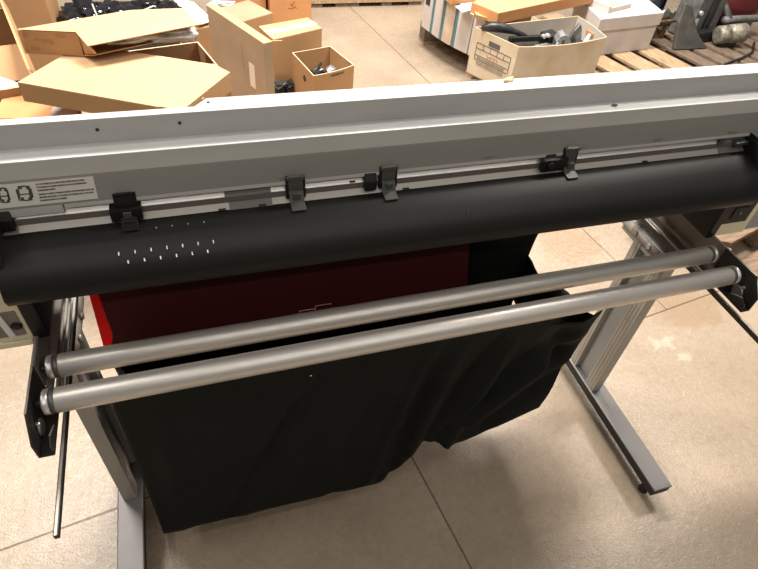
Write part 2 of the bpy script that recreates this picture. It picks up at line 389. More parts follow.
# side arms (left / right mirrored)
for side in (0, 1):
    fx = (lambda x: x) if side else (lambda x: 1.4-x)
    def pyb(b, prof, y0, y1): return b.py([(fx(x), z) for x, z in prof], y0, y1)
    def pxb(b, prof, x0, x1): x0, x1 = sorted((fx(x0), fx(x1))); return b.px(prof, x0, x1)
    b = MB()
    b.m('steel'); pxb(b, [(.060,.737),(.200,.660),(.340,.645),(.345,.895),(.205,.895),(.195,.797),(.060,.796)], 1.4145, 1.4180)
    b.m('steel_dark'); pxb(b, [(-.068,.722),(.062,.722),(.062,.796),(-.035,.796),(-.068,.757)], 1.4170, 1.4200)
    pxb(b, [(-.068,.719),(.062,.719),(.062,.722),(-.068,.722)], 1.396, 1.420)
    pxb(b, [(-.066,.719),(-.022,.719),(-.022,.735),(-.050,.748),(-.066,.738)], 1.396, 1.3985)
    b.m('zinc'); pxb(b, [(-.035,.7960),(.195,.7960),(.195,.7972),(-.035,.7972)], 1.4170, 1.4202)
    pxb(b, [(-.050,.7480),(-.022,.7350),(-.022,.7362),(-.050,.7495)], 1.396, 1.3985)
    arm = b.build('side_arm', cut)
    b = MB(); b.m('steel')
    pyb(b, [(1.4145,.738),(1.4040,.738),(1.4040,.730),(1.4145,.730)], .02, .335)
    b.m('zinc'); pyb(b, [(1.4050,.712),(1.4010,.712),(1.4010,.708),(1.4050,.708)], .02, .335)
    pyb(b, [(1.4140,.696),(1.4010,.696),(1.4010,.693),(1.4140,.693)], .05, .335)
    b.m('groove'); pyb(b, [(1.4143,.728),(1.4100,.728),(1.4100,.713),(1.4143,.713)], .03, .335)
    b.build('rib', arm)
    b = MB(); b.m('steel')
    b.cyl((fx(1.401),.165,.655),(fx(1.401),.345,.655),.0125,16)
    b.m('post_blue'); pxb(b, [(.17,.625),(.345,.625),(.345,.668),(.17,.668)], 1.4010, 1.4145)
    b.build('bracket_rail', arm)
    for y in (.225,.285):
        b = MB(); b.m('zinc').cyl((fx(1.3905),y,.662),(fx(1.385),y,.662),.0075,14); b.build('bolt', arm)
    for y, z, r in ((.165,.765,.0042),(.135,.745,.002)):
        b = MB(); b.m('edge_dark').cyl((fx(1.4150),y,z),(fx(1.4138),y,z),r,12); b.build('hole', arm)
    b = MB(); b.m('silver').cyl((fx(1.4165),-.030,.757),(fx(1.409),-.030,.757),.0042,12); b.build('pin', arm)
    b = MB(); b.m('silver').lathe((fx(1.4165),-.022,.738),(-1 if side else 1,0,0),[(0,.015),(.003,.015),(.0045,.012)],24); b.build('washer', arm)
    # carrier rod
    b = MB(); b.m('steel_dark').box(min(fx(1.384),fx(1.391)), max(fx(1.384),fx(1.391)), -.200, .330, .704, .716)
    b.m('zinc').box(min(fx(1.3855),fx(1.3895)), max(fx(1.3855),fx(1.3895)), -.2005, .330, .7160, .7168)  # pale strip draws the highlight along the top of the dark rod
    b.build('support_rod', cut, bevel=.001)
# media rollers
for (y, z, r) in ((.0,.7713,.0212),(.0719,.7704,.0205)):
    b = MB(); b.m('alu').lathe((.0,y,z),(1,0,0),[(.016,r-.001),(.0175,r),(1.3825,r),(1.384,r-.001)],48)
    ro = b.build('media_roller', cut)
    for x0, x1 in ((.008,.017),(1.383,1.392)):
        b = MB(); b.m('roller_ring').cyl((x0,y,z),(x1,y,z),r-.0012,40); b.build('bearing_ring', ro)
    for x, sx in ((0,1),(1.4,-1)):
        b = MB(); b.m('cap_metal').lathe((x,y,z),(sx,0,0),[(-.003,r-.003),(-.0015,r-.0006),(.0,r),(.008,r)],40); b.build('end_cap', ro)
        b = MB(); b.m('steel_dark').cyl((x-sx*.0165,y,z),(x-sx*.003,y,z),.006,14); b.build('axle', ro)
# posts: extruded upright, two grooved flanges with a web between
for side in (0, 1):
    fx = (lambda x: x) if side else (lambda x: 1.4-x)
    def bb(b, x0, x1, *r): x0, x1 = sorted((fx(x0), fx(x1))); return b.box(x0, x1, *r)
    xi, xo = 1.3985, 1.4300
    b = MB(); b.m('post_grey'); z0, z1 = .090, .650
    bb(b, xi, xo, .152, .160, z0, z1)
    bb(b, xi+.0015, xo, .160, .1615, z0, z1); bb(b, xi, xo, .1615, .172, z0, z1)
    bb(b, xi+.0015, xo, .172, .1735, z0, z1); bb(b, xi, xo, .1735, .183, z0, z1)
    bb(b, xi+.0015, xo, .183, .1845, z0, z1); bb(b, xi, xo, .1845, .192, z0, z1)
    bb(b, xi, xo, .258, .266, z0, z1); bb(b, xi+.0015, xo, .266, .2675, z0, z1); bb(b, xi, xo, .2675, .285, z0, z1)
    b.m('post_blue'); bb(b, xi+.016, xo, .192, .258, z0, z1)
    b.m('groove')
    for y in (.1607,.1727,.1837,.2667): bb(b, xi+.0012, xi+.0016, y-.0007, y+.0007, z0, z1)
    for z in (.30,.42,.52,.60): b.cyl((fx(xi+.0002),.178,z),(fx(xi-.0004),.178,z),.0018,10); b.cyl((fx(xi+.0002),.273,z+.05),(fx(xi-.0004),.273,z+.05),.0018,10)
    b.build('post', cut)
    x0, x1 = (1.394,1.456) if side else (-.0465,.0165)
    b = MB(); b.m('foot_grey').box(x0,x1,-.196,.62,.083,.090); ft = b.build('foot', cut, bevel=.003)
    b = MB(); b.m('rubber').box(x0+.0015,x1-.0015,-.194,.618,.056,.0828); b.build('channel_edge', ft)
    for py_, pr_ in ((.56,.022),(-.155,.014)):
        b = MB(); b.m('rubber').cyl(((x0+x1)/2,py_,0),((x0+x1)/2,py_,.056),pr_,18); b.build('levelling_pad', ft)
    b = MB(); b.m('groove').box(x0+.001,x1-.001,-.1885,-.1875,.0899,.0903); b.build('end_cap', ft)

# ------------------------------------------------------------------ red translucent panel under the machine
def yred(z): return .2605 + .36*(z-.748)
b = MB(); b.m('red')
z0, z1 = .618, .893
b.loft([(.048,yred(z0)-.0015,z0),(.866,yred(z0)-.0015,z0),(.866,yred(z1)-.0015,z1),(.048,yred(z1)-.0015,z1)],
       [(.048,yred(z0)+.0015,z0),(.866,yred(z0)+.0015,z0),(.866,yred(z1)+.0015,z1),(.048,yred(z1)+.0015,z1)])
rp = b.build('plastic_sheet', loc=(.45,yred(z0),z0)); tag(rp, 'translucent red plastic panel hanging behind the silver rollers under the black apron', 'plastic sheet')
for x0, x1, z in ((.246,.286,.632),(.455,.492,.6400),(.492,.528,.6460)):
    b = MB(); b.m('paper'); y = yred(z)-.0022
    b.box(x0,x1,y-.0005,y,z,z+.0010).box(x0,x0+.0009,y-.0005,y,z-.006,z).box(x1-.0009,x1,y-.0005,y,z-.006,z)
    b.build('clear_tab', rp)

# ------------------------------------------------------------------ black fabric basket
NXF, NVF = 150, 90
def interp(pts, x):
    if x <= pts[0][0]: return pts[0][1]
    for (a, p), (c, q) in zip(pts, pts[1:]):
        if x <= c:
            f = (x-a)/(c-a); f = f*f*(3-2*f); return p*(1-f)+q*f
    return pts[-1][1]
def linp(pts, x):
    if x <= pts[0][0]: return pts[0][1]
    for (a, p), (c, q) in zip(pts, pts[1:]):
        if x <= c: return p + (q-p)*(x-a)/(c-a)
    return pts[-1][1]
ridges = [ # x,z top  x,z bottom, width, amplitude (towards the room)
 (.47,.69,.23,.12,.010,-.010),(.50,.69,.27,.12,.020,.006),(.70,.68,.60,.12,.012,.012),(.74,.68,.66,.12,.012,-.014),(.78,.66,.70,.22,.016,.016),
 (.86,.67,.74,.22,.014,-.018),(.90,.62,.80,.20,.020,.022),(1.00,.60,.78,.25,.018,-.016),(1.08,.60,.86,.33,.022,.026),(1.10,.45,.92,.27,.02,-.018),
 (1.02,.68,1.06,.5,.03,-.030),(.62,.69,.50,.10,.02,-.006),(.15,.6,.11,.12,.02,.006)]
def fold(x, z):
    o = 0
    for (xa,za,xb,zb,w,a) in ridges:
        dx, dz = xb-xa, zb-za; l = math.hypot(dx,dz); t = max(0,min(1,((x-xa)*dx+(z-za)*dz)/l/l))
        px_, pz_ = xa+dx*t, za+dz*t; d = math.hypot(x-px_, z-pz_)
        o += 1.35*a*math.exp(-(d/w)**2)*(.5+.5*min(1,t*3))
    return o
zbot = [(.06,.100),(.30,.092),(.63,.078),(.665,.110),(.738,.236),(.790,.226),(.820,.206),(.860,.206),(.95,.240),(1.076,.300),(1.15,.36)]
def sheet(b, u, v):
    # u across, v from front top (0) over the bottom to the rear top (1)
    xl = linp([(0,.082),(.40,.068),(.6,.025),(1,.032)], v); xr = linp([(0,1.108),(.22,1.110),(.36,1.082),(.42,1.06),(.60,1.12),(1,1.192)], v)
    x = xl + (xr-xl)*u; zb = linp(zbot, x)
    zt = interp([(.08,.712),(.92,.708),(1.02,.664),(1.065,.660),(1.11,.690)], x); ztb = .800
    if v < .40:
        t = v/.40; z = zt + (zb+.012-zt)*t; y = .030 + .012*math.sin(t*math.pi) * (.3+u) - fold(x, z)*min(1, .15+t*2.2)*(1-.45*t*t)
        if t > .97: y += 0
    elif v < .60:
        t = (v-.40)/.20; a = t*math.pi; z = zb+.012 - .012*math.sin(a) + .05*t; y0 = .030 - .55*fold(x, zb+.012); y = y0 + (.340-y0)*(t*t*(3-2*t))
    else:
        t = (v-.60)/.40; z = zb+.062 + (ztb-zb-.062)*t; y = .340 + .035*min(1,t*2) - .012*math.sin(x*23+z*7)*math.sin(t*3.1)
    return (x, y, z)
b = MB(); b.m('fabric', True)
G = [[b.v(sheet(b, i/NXF, j/NVF)) for i in range(NXF+1)] for j in range(NVF+1)]
for j in range(NVF):
    for i in range(NXF): b.face([G[j][i],G[j][i+1],G[j+1][i+1],G[j+1][i]])
for side in (0, 1):   # the gathered ends of the basket
    rows = []
    for j in range(13):
        k = j/12; row = []
        for i in range(13):
            q = i/12     # q: front -> rear, k: bottom -> top
            vf = .385*(1-k) + .03*k; xf, yf_, zf = sheet(b, side, vf)
            xr_, yr_, zr_ = sheet(b, side, .60 + (.13 if side else .20)*k)
            w = .018*math.sin(q*math.pi)*math.sin(q*9+k*4)
            row.append(b.v((xf+(xr_-xf)*q + w, yf_+(yr_-yf_)*q, zf+(zr_-zf)*q - .02*math.sin(q*math.pi)*k)))
        rows.append(row)
    for j in range(12):
        for i in range(12): b.face([rows[j][i],rows[j][i+1],rows[j+1][i+1],rows[j+1][i]])
bag = tag(b.build('catch_basket', loc=(.6,.2,.08), solid=.002), 'black fabric basket hanging in folds beneath the two silver rollers', 'fabric basket')
b = MB(); b.m('steel_dark').cyl((.0125,.372,.803),(1.3875,.372,.803),.006,12); b.build('hanging_rod', bag)
b = MB(); b.m('steel_dark').cyl((.0090,.033,.7085),(1.391,.033,.7085),.005,12); b.build('front_rod', bag)
b = MB(); b.m('paper')
for x,z in ((.44,.662),): b.obox((x,.027-fold(x,z)*.5,z),(.004,.001,.002),(0,.3,0))
b.build('lint', bag)

# ------------------------------------------------------------------ cartons and boxes behind
def lerp(p, q, t): return tuple(a+(c-a)*t for a, c in zip(p, q))
def inset(poly, t):
    n = len(poly); out = []; 
    cx = sum(p[0] for p in poly)/n; cy = sum(p[1] for p in poly)/n
    for i in range(n):
        p0, p1, p2 = Vector(poly[i-1]), Vector(poly[i]), Vector(poly[(i+1)%n])
        d1 = (p1-p0).normalized(); d2 = (p2-p1).normalized(); n1 = Vector((-d1.y,d1.x)); n2 = Vector((-d2.y,d2.x))
        k = t/(1+n1.dot(n2)); q = p1 + (n1+n2)*k
        out.append((q.x,q.y))
    return out
def closed(label, poly, z0, z1, m='card', mtop=None, tape=None, tape_m='tape', cat='cardboard box', name='cardboard_box', group=None):
    c = (sum(p[0] for p in poly)/len(poly), sum(p[1] for p in poly)/len(poly), z0)
    t = thing(name, label, cat, c, group)
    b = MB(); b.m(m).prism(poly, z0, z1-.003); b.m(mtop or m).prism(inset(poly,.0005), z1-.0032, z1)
    b.build('box_body', t, bevel=.003)
    if tape:
        (a, bq), w = tape, .05
        a, bq = Vector(a), Vector(bq); d = (bq-a).normalized(); nrm = Vector((-d.y,d.x))*w/2
        b = MB(); b.m(tape_m).prism([tuple(a-nrm),tuple(bq-nrm),tuple(bq+nrm),tuple(a+nrm)], z1, z1+.0008); b.build('packing_tape', t)
    return t
def opened(label, poly, z0, z1, m='card', min_=None, fill=None, fillz=0, cat='cardboard box', name='open_cardboard_box', wall=.005, bulge=None):
    """poly counter-clockwise; an open box with real walls"""
    c = (sum(p[0] for p in poly)/len(poly), sum(p[1] for p in poly)/len(poly), z0)
    t = thing(name, label, cat, c)
    ring = []
    n = len(poly)
    for i in range(n):
        p, q = poly[i], poly[(i+1)%n]
        for k in range(8):
            s = k/8; x, y = lerp(p, q, s)
            d = Vector((q[0]-p[0], q[1]-p[1])).normalized(); a = (bulge[i] if bulge else 0)*4*s*(1-s)
            ring.append((x+d.y*a, y-d.x*a))
    inn = inset(ring, wall); N = len(ring)
    bot = [poly[i] for i in range(n)]
    b = MB()
    lowr = [lerp(r, lerp(poly[i//8], poly[(i//8+1)%n], (i%8)/8), .6) for i, r in enumerate(ring)]
    b.m(m).prism(lowr, z0, z0+wall)
    b.m(m); b.loft([(x,y,z0) for x,y in lowr], [(x,y,z1) for x,y in ring], caps=False)
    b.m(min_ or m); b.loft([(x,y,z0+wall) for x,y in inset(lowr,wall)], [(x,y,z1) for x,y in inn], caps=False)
    b.m('card_edge')
    for i in range(N):
        j = (i+1)%N
        b.face([b.v((*ring[i],z1)), b.v((*ring[j],z1)), b.v((*inn[j],z1)), b.v((*inn[i],z1))])
    b.build('box_body', t)
    return t

# big closed carton (J)
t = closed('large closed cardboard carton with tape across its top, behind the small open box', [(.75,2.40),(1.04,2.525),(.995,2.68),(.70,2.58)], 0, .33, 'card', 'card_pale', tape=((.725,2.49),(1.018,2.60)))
# small open box K
K = [(.893,2.07),(1.130,2.165),(1.060,2.405),(.838,2.345)]
t = opened('small open cardboard box holding black and silver metal parts, alone on the open floor', K, 0, .28, 'card', 'card', bulge=(.012,0,0,0))
b = MB(); b.m('ink')
def on2(p, q, s, z, off=.0012):
    x, y = lerp(p, q, s); d = Vector((q[0]-p[0], q[1]-p[1])).normalized(); return (x+d.y*off, y-d.x*off, z), math.atan2(d.y, d.x)
rnd = random.Random(5)
for k in range(9):
    s = .40+k*.036; a = .012*4*s*(1-s); p, an = on2(K[0],K[1],s,.262,a+.0008); b.obox(p,(.006,.001,rnd.uniform(.006,.011)),(0,0,an))
b.build('printed_mark', t)
for s,e in ((.40,(K[0],K[3])),(.45,(K[1],K[2]))):
    b = MB(); b.m('contents')
    x, y = lerp(e[0],e[1],s); d = Vector((e[1][0]-e[0][0], e[1][1]-e[0][1])).normalized()
    sg = 1 if e[0]==K[1] else -1
    b.lathe((x-d.y*(-.003)*1,y+d.x*(-.003)*1,.215),(-d.y,d.x,0),[(-.0045,.017),(.0045,.017)],14); b.build('hand_hole', t)
def junk(name, label, cat, c, parts, group=None):
    t = thing(name, label, cat, c, group); return t
# contents of K
b = MB(); b.m('contents').blob((.985,2.24,.165),(.085,.085,.03),.25,3,1); 
tag(b.build('scrap', loc=(.985,2.24,.11)), 'dark loose scrap filling the small open cardboard box', 'scrap', kind='stuff')
b = MB(); b.m('silver').lathe((1.03,2.27,.198),(.4,-.2,1),[(0,.030),(.012,.030),(.014,.024),(.030,.022),(.032,.012)],20); 
tag(b.build('metal_hub', loc=(1.03,2.27,.198)), 'silver round metal hub lying in the small open cardboard box', 'metal part')
b = MB(); b.m('dark_metal').obox((.955,2.26,.205),(.07,.04,.018),(.2,.1,.6)).cyl((.93,2.25,.210),(.99,2.32,.225),.008,10); b.m('silver').cyl((.965,2.25,.218),(.985,2.26,.222),.006,10)
tag(b.build('metal_bracket', loc=(.945,2.22,.155)), 'black metal bracket lying beside the silver hub in the small box', 'metal part')
# thin upright carton F
def thinF():
    a, c = Vector((.662,1.967)), Vector((.455,2.440)); d = (c-a).normalized(); nrm = Vector((-d.y,d.x))*.0235
    poly = [tuple(a+nrm), tuple(a-nrm), tuple(c-nrm), tuple(c+nrm)]
    t = thing('cardboard_box', 'thin tall cardboard carton standing on edge, its top ridge running away', 'cardboard box', (*((a+c)/2),0))
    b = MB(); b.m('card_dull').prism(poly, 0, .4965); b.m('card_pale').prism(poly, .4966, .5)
    b.build('box_body', t, bevel=.002)
    b = MB(); b.m('tape')
    p = a+nrm*1.02+d*.12; b.obox((p.x,p.y,.30),(.05,.001,.12),(0,0,math.atan2(d.y,d.x))); b.build('packing_tape', t)
    b = MB(); b.m('card_brown'); p = a+nrm*1.02+d*.20; b.obox((p.x,p.y,.36),(.004,.001,.13),(0,0,math.atan2(d.y,d.x)))
    b.m('card_brown'); o=b.build('pencil_mark', t)
    b = MB(); b.m('card_pale'); p = a-nrm*1.9+d*(-.004); b.obox((p.x-.002,p.y,.4985),(.050,.006,.003),(0,.05,.1)); b.build('flap', t)
thinF()
closed('small brown cardboard box squeezed left of the thin upright carton', [(.37,2.64),(.472,2.68),(.43,2.80),(.325,2.76)], 0, .30, 'card_brown', 'card')
t = closed('plain cardboard box with a printed sheet on top, behind the thin upright carton', [(.56,2.68),(.82,2.84),(.71,3.05),(.45,2.89)], 0, .30, 'card', 'card_dull')
b = MB(); b.m('paper').prism([(.455,2.97),(.60,2.96),(.63,3.02),(.50,3.04)], .3025, .3035)
b.m('ink_blue').prism([(.49,2.955),(.61,2.985),(.612,2.999),(.486,2.969)], .3035, .3045)
tag(b.build('printed_sheet', loc=(.54,3.0,.302)), 'white sheet with a thick blue line lying on a cardboard box', 'paper')
t = closed('tall orange-brown carton with an arrow mark, rising at the back of the pile', [(.84,3.08),(1.10,3.08),(1.10,3.36),(.84,3.36)], 0, .62, 'card_orange')
b = MB(); b.m('ink_red')
for q in ((.98,.25,.03,.6),(.985,.265,.03,-.6),(.97,.235,.034,.0),(1.0,.24,.018,.9)): b.obox((q[0],3.0790,q[1]),(q[2],.001,.004),(0,q[3],0))
b.build('printed_mark', t)
closed('tall orange-brown carton left of the one with the arrow mark', [(.55,3.14),(.825,3.14),(.825,3.40),(.55,3.40)], 0, .60, 'card_orange')
closed('tall plain brown carton standing at the far left behind the open box', [(-.66,2.60),(-.305,2.60),(-.305,2.90),(-.66,2.90)], 0, .78, 'card_brown')
# open box E under the flat boxes
E_ = [(.02,1.28),(.435,1.365),(.353,1.692),(-.06,1.60)]
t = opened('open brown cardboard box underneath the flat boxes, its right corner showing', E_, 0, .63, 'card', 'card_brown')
# open box A, far left
A_ = [(-.62,1.36),(-.190,1.470),(-.384,2.171),(-.80,2.06)]
t = opened('big open brown cardboard box at the far left edge with one flap standing', A_, 0, .60, 'card_brown', 'card_brown')
b = MB(); b.m('card_brown')
b.loft([(-.75,1.72,.585),(-.292,1.835,.585),(-.215,1.49,.50),(-.66,1.38,.50)], [(-.75,1.72,.590),(-.292,1.835,.590),(-.215,1.49,.505),(-.66,1.38,.505)]); b.build('flap', t)
b = MB(); b.m('card'); b.loft([(-.197,1.48,.600),(-.187,1.47,.600),(-.372,2.17,.600),(-.384,2.17,.600)], [(-.205,1.44,.650),(-.196,1.44,.650),(-.385,2.17,.645),(-.394,2.17,.645)]); b.build('flap', t)
# white folded sheet + black bits + orange panel near the flat box
b = MB(); b.m('white_card').loft([(-.44,1.45,.515),(-.30,1.39,.515),(-.275,1.56,.560),(-.40,1.62,.590)], [(-.44,1.45,.519),(-.30,1.39,.519),(-.275,1.56,.564),(-.40,1.62,.594)])
tag(b.build('paper_sheet', loc=(-.34,1.52,.515)), 'stiff white sheet leaning out of the box at the left edge', 'paper')
b = MB(); b.m('film').blob((-.285,1.60,.52),(.05,.06,.022),.3,3,4); tag(b.build('plastic_bag', loc=(-.285,1.60,.51)), 'crumpled black plastic bag left of the flat closed box', 'plastic bag')
b = MB(); b.m('card_orange').loft([(-.33,1.33,.555),(-.06,1.30,.555),(-.09,1.52,.575),(-.30,1.50,.575)], [(-.33,1.33,.559),(-.06,1.30,.559),(-.09,1.52,.579),(-.30,1.50,.579)])
tag(b.build('cardboard_sheet', loc=(-.2,1.4,.555)), 'loose orange-brown cardboard panel below the flat closed box', 'cardboard')
b = MB(); b.m('white_card').loft([(-.16,1.30,.562),(-.075,1.29,.562),(-.075,1.36,.566),(-.15,1.37,.566)], [(-.16,1.30,.566),(-.075,1.29,.566),(-.075,1.36,.570),(-.15,1.37,.570)])
tag(b.build('paper_scrap', loc=(-.12,1.33,.562)), 'small pale paper scrap lying on the orange-brown cardboard panel', 'paper')
# flat closed box D
D_ = [(-.208,1.282),(.264,1.035),(.432,1.267),(.384,1.340),(-.035,1.545)]
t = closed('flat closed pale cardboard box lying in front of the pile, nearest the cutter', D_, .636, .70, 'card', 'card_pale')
b = MB(); b.m('card_pale').prism([(.200,1.069),(.264,1.035),(.432,1.267),(.384,1.340)], .7002, .7022); b.build('end_flap', t)
b = MB(); b.m('card_brown'); b.obox((.33,1.10,.7028),(.012,.004,.0008),(0,0,.9)); b.build('tear_mark', t)
b = MB(); b.m('card_brown').obox((.35,1.16,.7028),(.010,.004,.0008),(0,0,.4)); b.build('tear_mark', t)
# flat open-ended box C on top of D
C_ = [(-.205,1.482),(-.025,1.445),(.334,1.543),(.323,1.627),(.137,1.620)]
t = thing('flat_cardboard_box', 'flat battered cardboard box with an open flap, lying on top of the pale flat box', 'cardboard box', (.08,1.52,.701))
b = MB(); b.m('card_pale').prism(C_, .776, .780); b.m('card').loft([(-.205,1.482,.705),(-.025,1.440,.703),(-.025,1.452,.703),(-.198,1.492,.705)], [(-.205,1.482,.779),(-.025,1.445,.779),(-.025,1.455,.779),(-.198,1.492,.779)])
b.m('card').prism([(-.205,1.482),(-.03,1.442),(.23,1.540),(.137,1.620)], .7012, .705)
b.m('card').loft([(-.205,1.482,.705),(.137,1.620,.705),(.137,1.612,.705),(-.20,1.475,.705)], [(-.205,1.482,.779),(.137,1.620,.779),(.137,1.612,.779),(-.20,1.475,.779)])
b.build('box_body', t)
b = MB(); b.m('card_pale'); b.loft([(-.030,1.443,.780),(.334,1.543,.780),(.366,1.490,.772),(.006,1.366,.764)], [(-.030,1.443,.783),(.334,1.543,.783),(.366,1.490,.775),(.006,1.366,.767)]); b.build('top_flap', t)
b = MB(); b.m('card_brown'); b.loft([(-.025,1.444,.780),(.006,1.366,.764),(.020,1.378,.735),(-.020,1.440,.705)], [(-.020,1.448,.780),(.011,1.370,.764),(.025,1.382,.735),(-.015,1.444,.705)]); b.build('side_flap', t)
b = MB(); b.m('card'); b.loft([(-.028,1.440,.703),(.225,1.535,.703),(.20,1.470,.724),(.008,1.392,.722)], [(-.028,1.440,.706),(.225,1.535,.706),(.20,1.470,.727),(.008,1.392,.725)]); b.build('bottom_flap', t)
b = MB(); b.m('card_brown')
rnd = random.Random(2)
for k in range(7): b.obox((-.19+k*.022,1.479-k*.0045,.735+rnd.uniform(-.02,.03)),(.03,.0015,rnd.uniform(.004,.014)),(0,rnd.uniform(-.3,.3),-.2))
b.build('torn_patch', t)
b = MB(); b.m('bubble').blob((.255,1.520,.735),(.085,.045,.022),.22,4,9,.25).blob((.15,1.47,.742),(.10,.022,.010),.2,3,3,.3).blob((.315,1.535,.728),(.035,.045,.030),.25,3,5)
tag(b.build('bubble_wrap', loc=(.25,1.51,.715)), 'crumpled grey translucent bubble wrap bag sticking out of the battered flat box', 'bubble wrap')
# black film bundle behind
b = MB(); b.m('film').box(-.285,.28,2.68,2.98,0,.33); rnd = random.Random(8)
for k in range(9): b.blob((-.24+k*.062,2.74+rnd.uniform(0,.15),.335),(.06,.09,.035),.35,3,20+k)
bd = tag(b.build('wrapped_bundle', loc=(0,2.8,0)), 'dark bundle wrapped in shiny black plastic film at the back of the pile', 'wrapped bundle')
for pts, r in (([(-.115,2.70,.42),(-.10,2.66,.36),(-.09,2.66,.30)],.004),([(.05,2.69,.34),(.10,2.72,.365),(.17,2.80,.365),(.25,2.84,.34)],.005)):
    b = MB(); b.m('bubble').tube(pts, r, 6); b.build('white_strap', bd)
# booklet
b = MB(); b.m('paper').loft([(.275,2.93,.355),(.385,2.90,.345),(.475,2.70,.318),(.385,2.64,.318)], [(.275,2.93,.359),(.385,2.90,.349),(.475,2.70,.322),(.385,2.64,.322)])
bk = tag(b.build('booklet', loc=(.38,2.8,.315)), 'white printed booklet lying tilted behind the battered flat box', 'booklet')
b = MB(); b.m('ink')
for k in range(8):
    f = .12+k*.1; p = Vector((.30,2.905,.359)).lerp(Vector((.40,2.67,.3235)), f); b.obox((p.x+.045,p.y+.0,p.z+.0005),(.05,.0016,.0010),(-.05,0,-.3))
b.build('print', bk)
# black bits next to K
for i, (x, y, r) in enumerate(((.77,2.36,.3),(.83,2.37,1.2))):
    b = MB(); b.m('dark_metal').blob((x,y,.055),(.035,.040,.05),.3,3,30+i).obox((x,y-.03,.12),(.07,.03,.010),(.4,.2,r)); b.m('grey_metal').cyl((x-.02,y-.05,.10),(x+.03,y-.03,.12),.006,8)
    tag(b.build('metal_fitting', loc=(x,y,0)), ('black metal fitting on the floor against the thin upright carton','black metal fitting on the floor against the small open box')[i], 'metal part')
# far block at the top of the frame
t = thing('skid', 'pale wooden skid with blocks on the floor at the top edge', 'pallet', (1.85,3.82,0))
b = MB(); b.m('card_dull').box(1.18,2.10,3.70,4.1,.05,.30).m('white_worn').box(1.26,1.60,3.699,3.70,.06,.25); b.build('load', t, bevel=.004)
b = MB(); b.m('wood').box(1.18,2.10,3.70,4.1,.032,.05); b.build('deck_board', t)
for x0,x1 in ((1.18,1.32),(1.42,1.60),(1.78,1.86),(2.0,2.1)):
    b = MB(); b.m('wood_dark').box(x0,x1,3.71,3.82,0,.032); b.build('block', t)

# ------------------------------------------------------------------ right-hand pallet with its load
def dirbox(b, p, q, w, z0, z1):
    p, q = Vector(p), Vector(q); d = (q-p).normalized(); n_ = Vector((-d.y,d.x))*w/2
    return b.prism([tuple(p-n_),tuple(p+n_),tuple(q+n_),tuple(q-n_)][::-1], z0, z1)
def pallet(label, x0, n, pitch, w, y0, y1, sk, m, zt=.14, x_first_len=None):
    t = thing('wooden_pallet', label, 'pallet', (x0+n*pitch/2,(y0+y1)/2,0))
    for k in range(n):
        x = x0+k*pitch; b = MB(); b.m(m)
        dirbox(b, (x, y0), (x-sk*(y1-y0), y1), w, zt-.018, zt); b.build('slat', t, bevel=.002)
    for yy in (y0+.05,(y0+y1)/2,y1-.05):
        b = MB(); b.m('wood_dark'); xa = x0-sk*(yy-y0)-w/2; xb = x0+(n-1)*pitch-sk*(yy-y0)+w/2
        b.box(xa, xb, yy-.045, yy+.045, .02, zt-.0185); b.m('wood').box(xa, xb, yy-.05, yy+.05, 0, .0198); b.build('stringer', t)
    return t
pallet('pale wooden pallet carrying the white cartons and the open storage box', 2.215, 6, .235, .155, 1.95, 3.10, .25, 'wood')
pallet('dark weathered wooden pallet carrying the machine parts at the right edge', 3.62, 6, .17, .115, 1.95, 3.10, .25, 'wood_dark')
b = MB(); b.m('teal').obox((3.44,2.08,.150),(.07,.09,.018),(0,0,.3)); tag(b.build('plastic_offcut', loc=(3.44,2.08,.141)), 'small teal plastic offcut on the slats beside the pale pallet edge', 'plastic piece')
# standing cartons, white faces with teal ends
faces = [((1.985,2.43),(1.955,2.515)),((1.952,2.525),(1.897,2.640)),((1.893,2.650),(1.858,2.750)),((1.855,2.760),(1.835,2.860)),((1.832,2.87),(1.815,2.97))]
labs = ['white standing carton nearest the open storage box, in the row on the pallet','white standing carton with a teal edge, second in the row on the pallet','off-white worn standing carton between two teal edges in the row','white standing carton with teal edge, second from the far end of the row','white standing carton with a dark picture, farthest of the row on the pallet']
for i, (p, q) in enumerate(faces):
    p, q = Vector(p), Vector(q); d = (q-p).normalized(); n_ = Vector((d.y,-d.x))   # into +x
    n_ = Vector((.975,.22))
    L_ = .36
    poly = [tuple(p),tuple(p+n_*L_),tuple(q+n_*L_),tuple(q)]
    top = .40
    t = thing('tile_carton', labs[i], 'carton', (*((p+q)/2+n_*.18),.14), 'cartons standing in a row on the pallet')
    b = MB(); b.m('white_worn' if i in (2,) else 'white_card').prism(poly, .141, top); b.build('box_body', t, bevel=.003)
    if i in (1,2,3):
        e0, e1 = (q-d*.020, q) ; o_ = -n_*.0012
        b = MB(); b.m('teal').prism([tuple(e0+o_),tuple(e0+n_*.002),tuple(e1+n_*.002),tuple(e1+o_)], .143, top-.002); b.build('teal_band', t)
    if i == 4:
        e0, e1 = (p+d*.03, q-d*.02); o_ = -n_*.0012
        b = MB(); b.m('navy').prism([tuple(e0+o_),tuple(e0+n_*.002),tuple(e1+n_*.002),tuple(e1+o_)], .29, .38); b.build('picture', t)
    if i == 0:
        b = MB(); b.m('ink')
        for k in range(5): 
            e = p+d*.05-n_*.001; b.obox((e.x,e.y,.20+k*.012),(.002,.02,.004),(0,0,math.atan2(d.y,d.x)-math.pi/2))
        b.build('print', t)
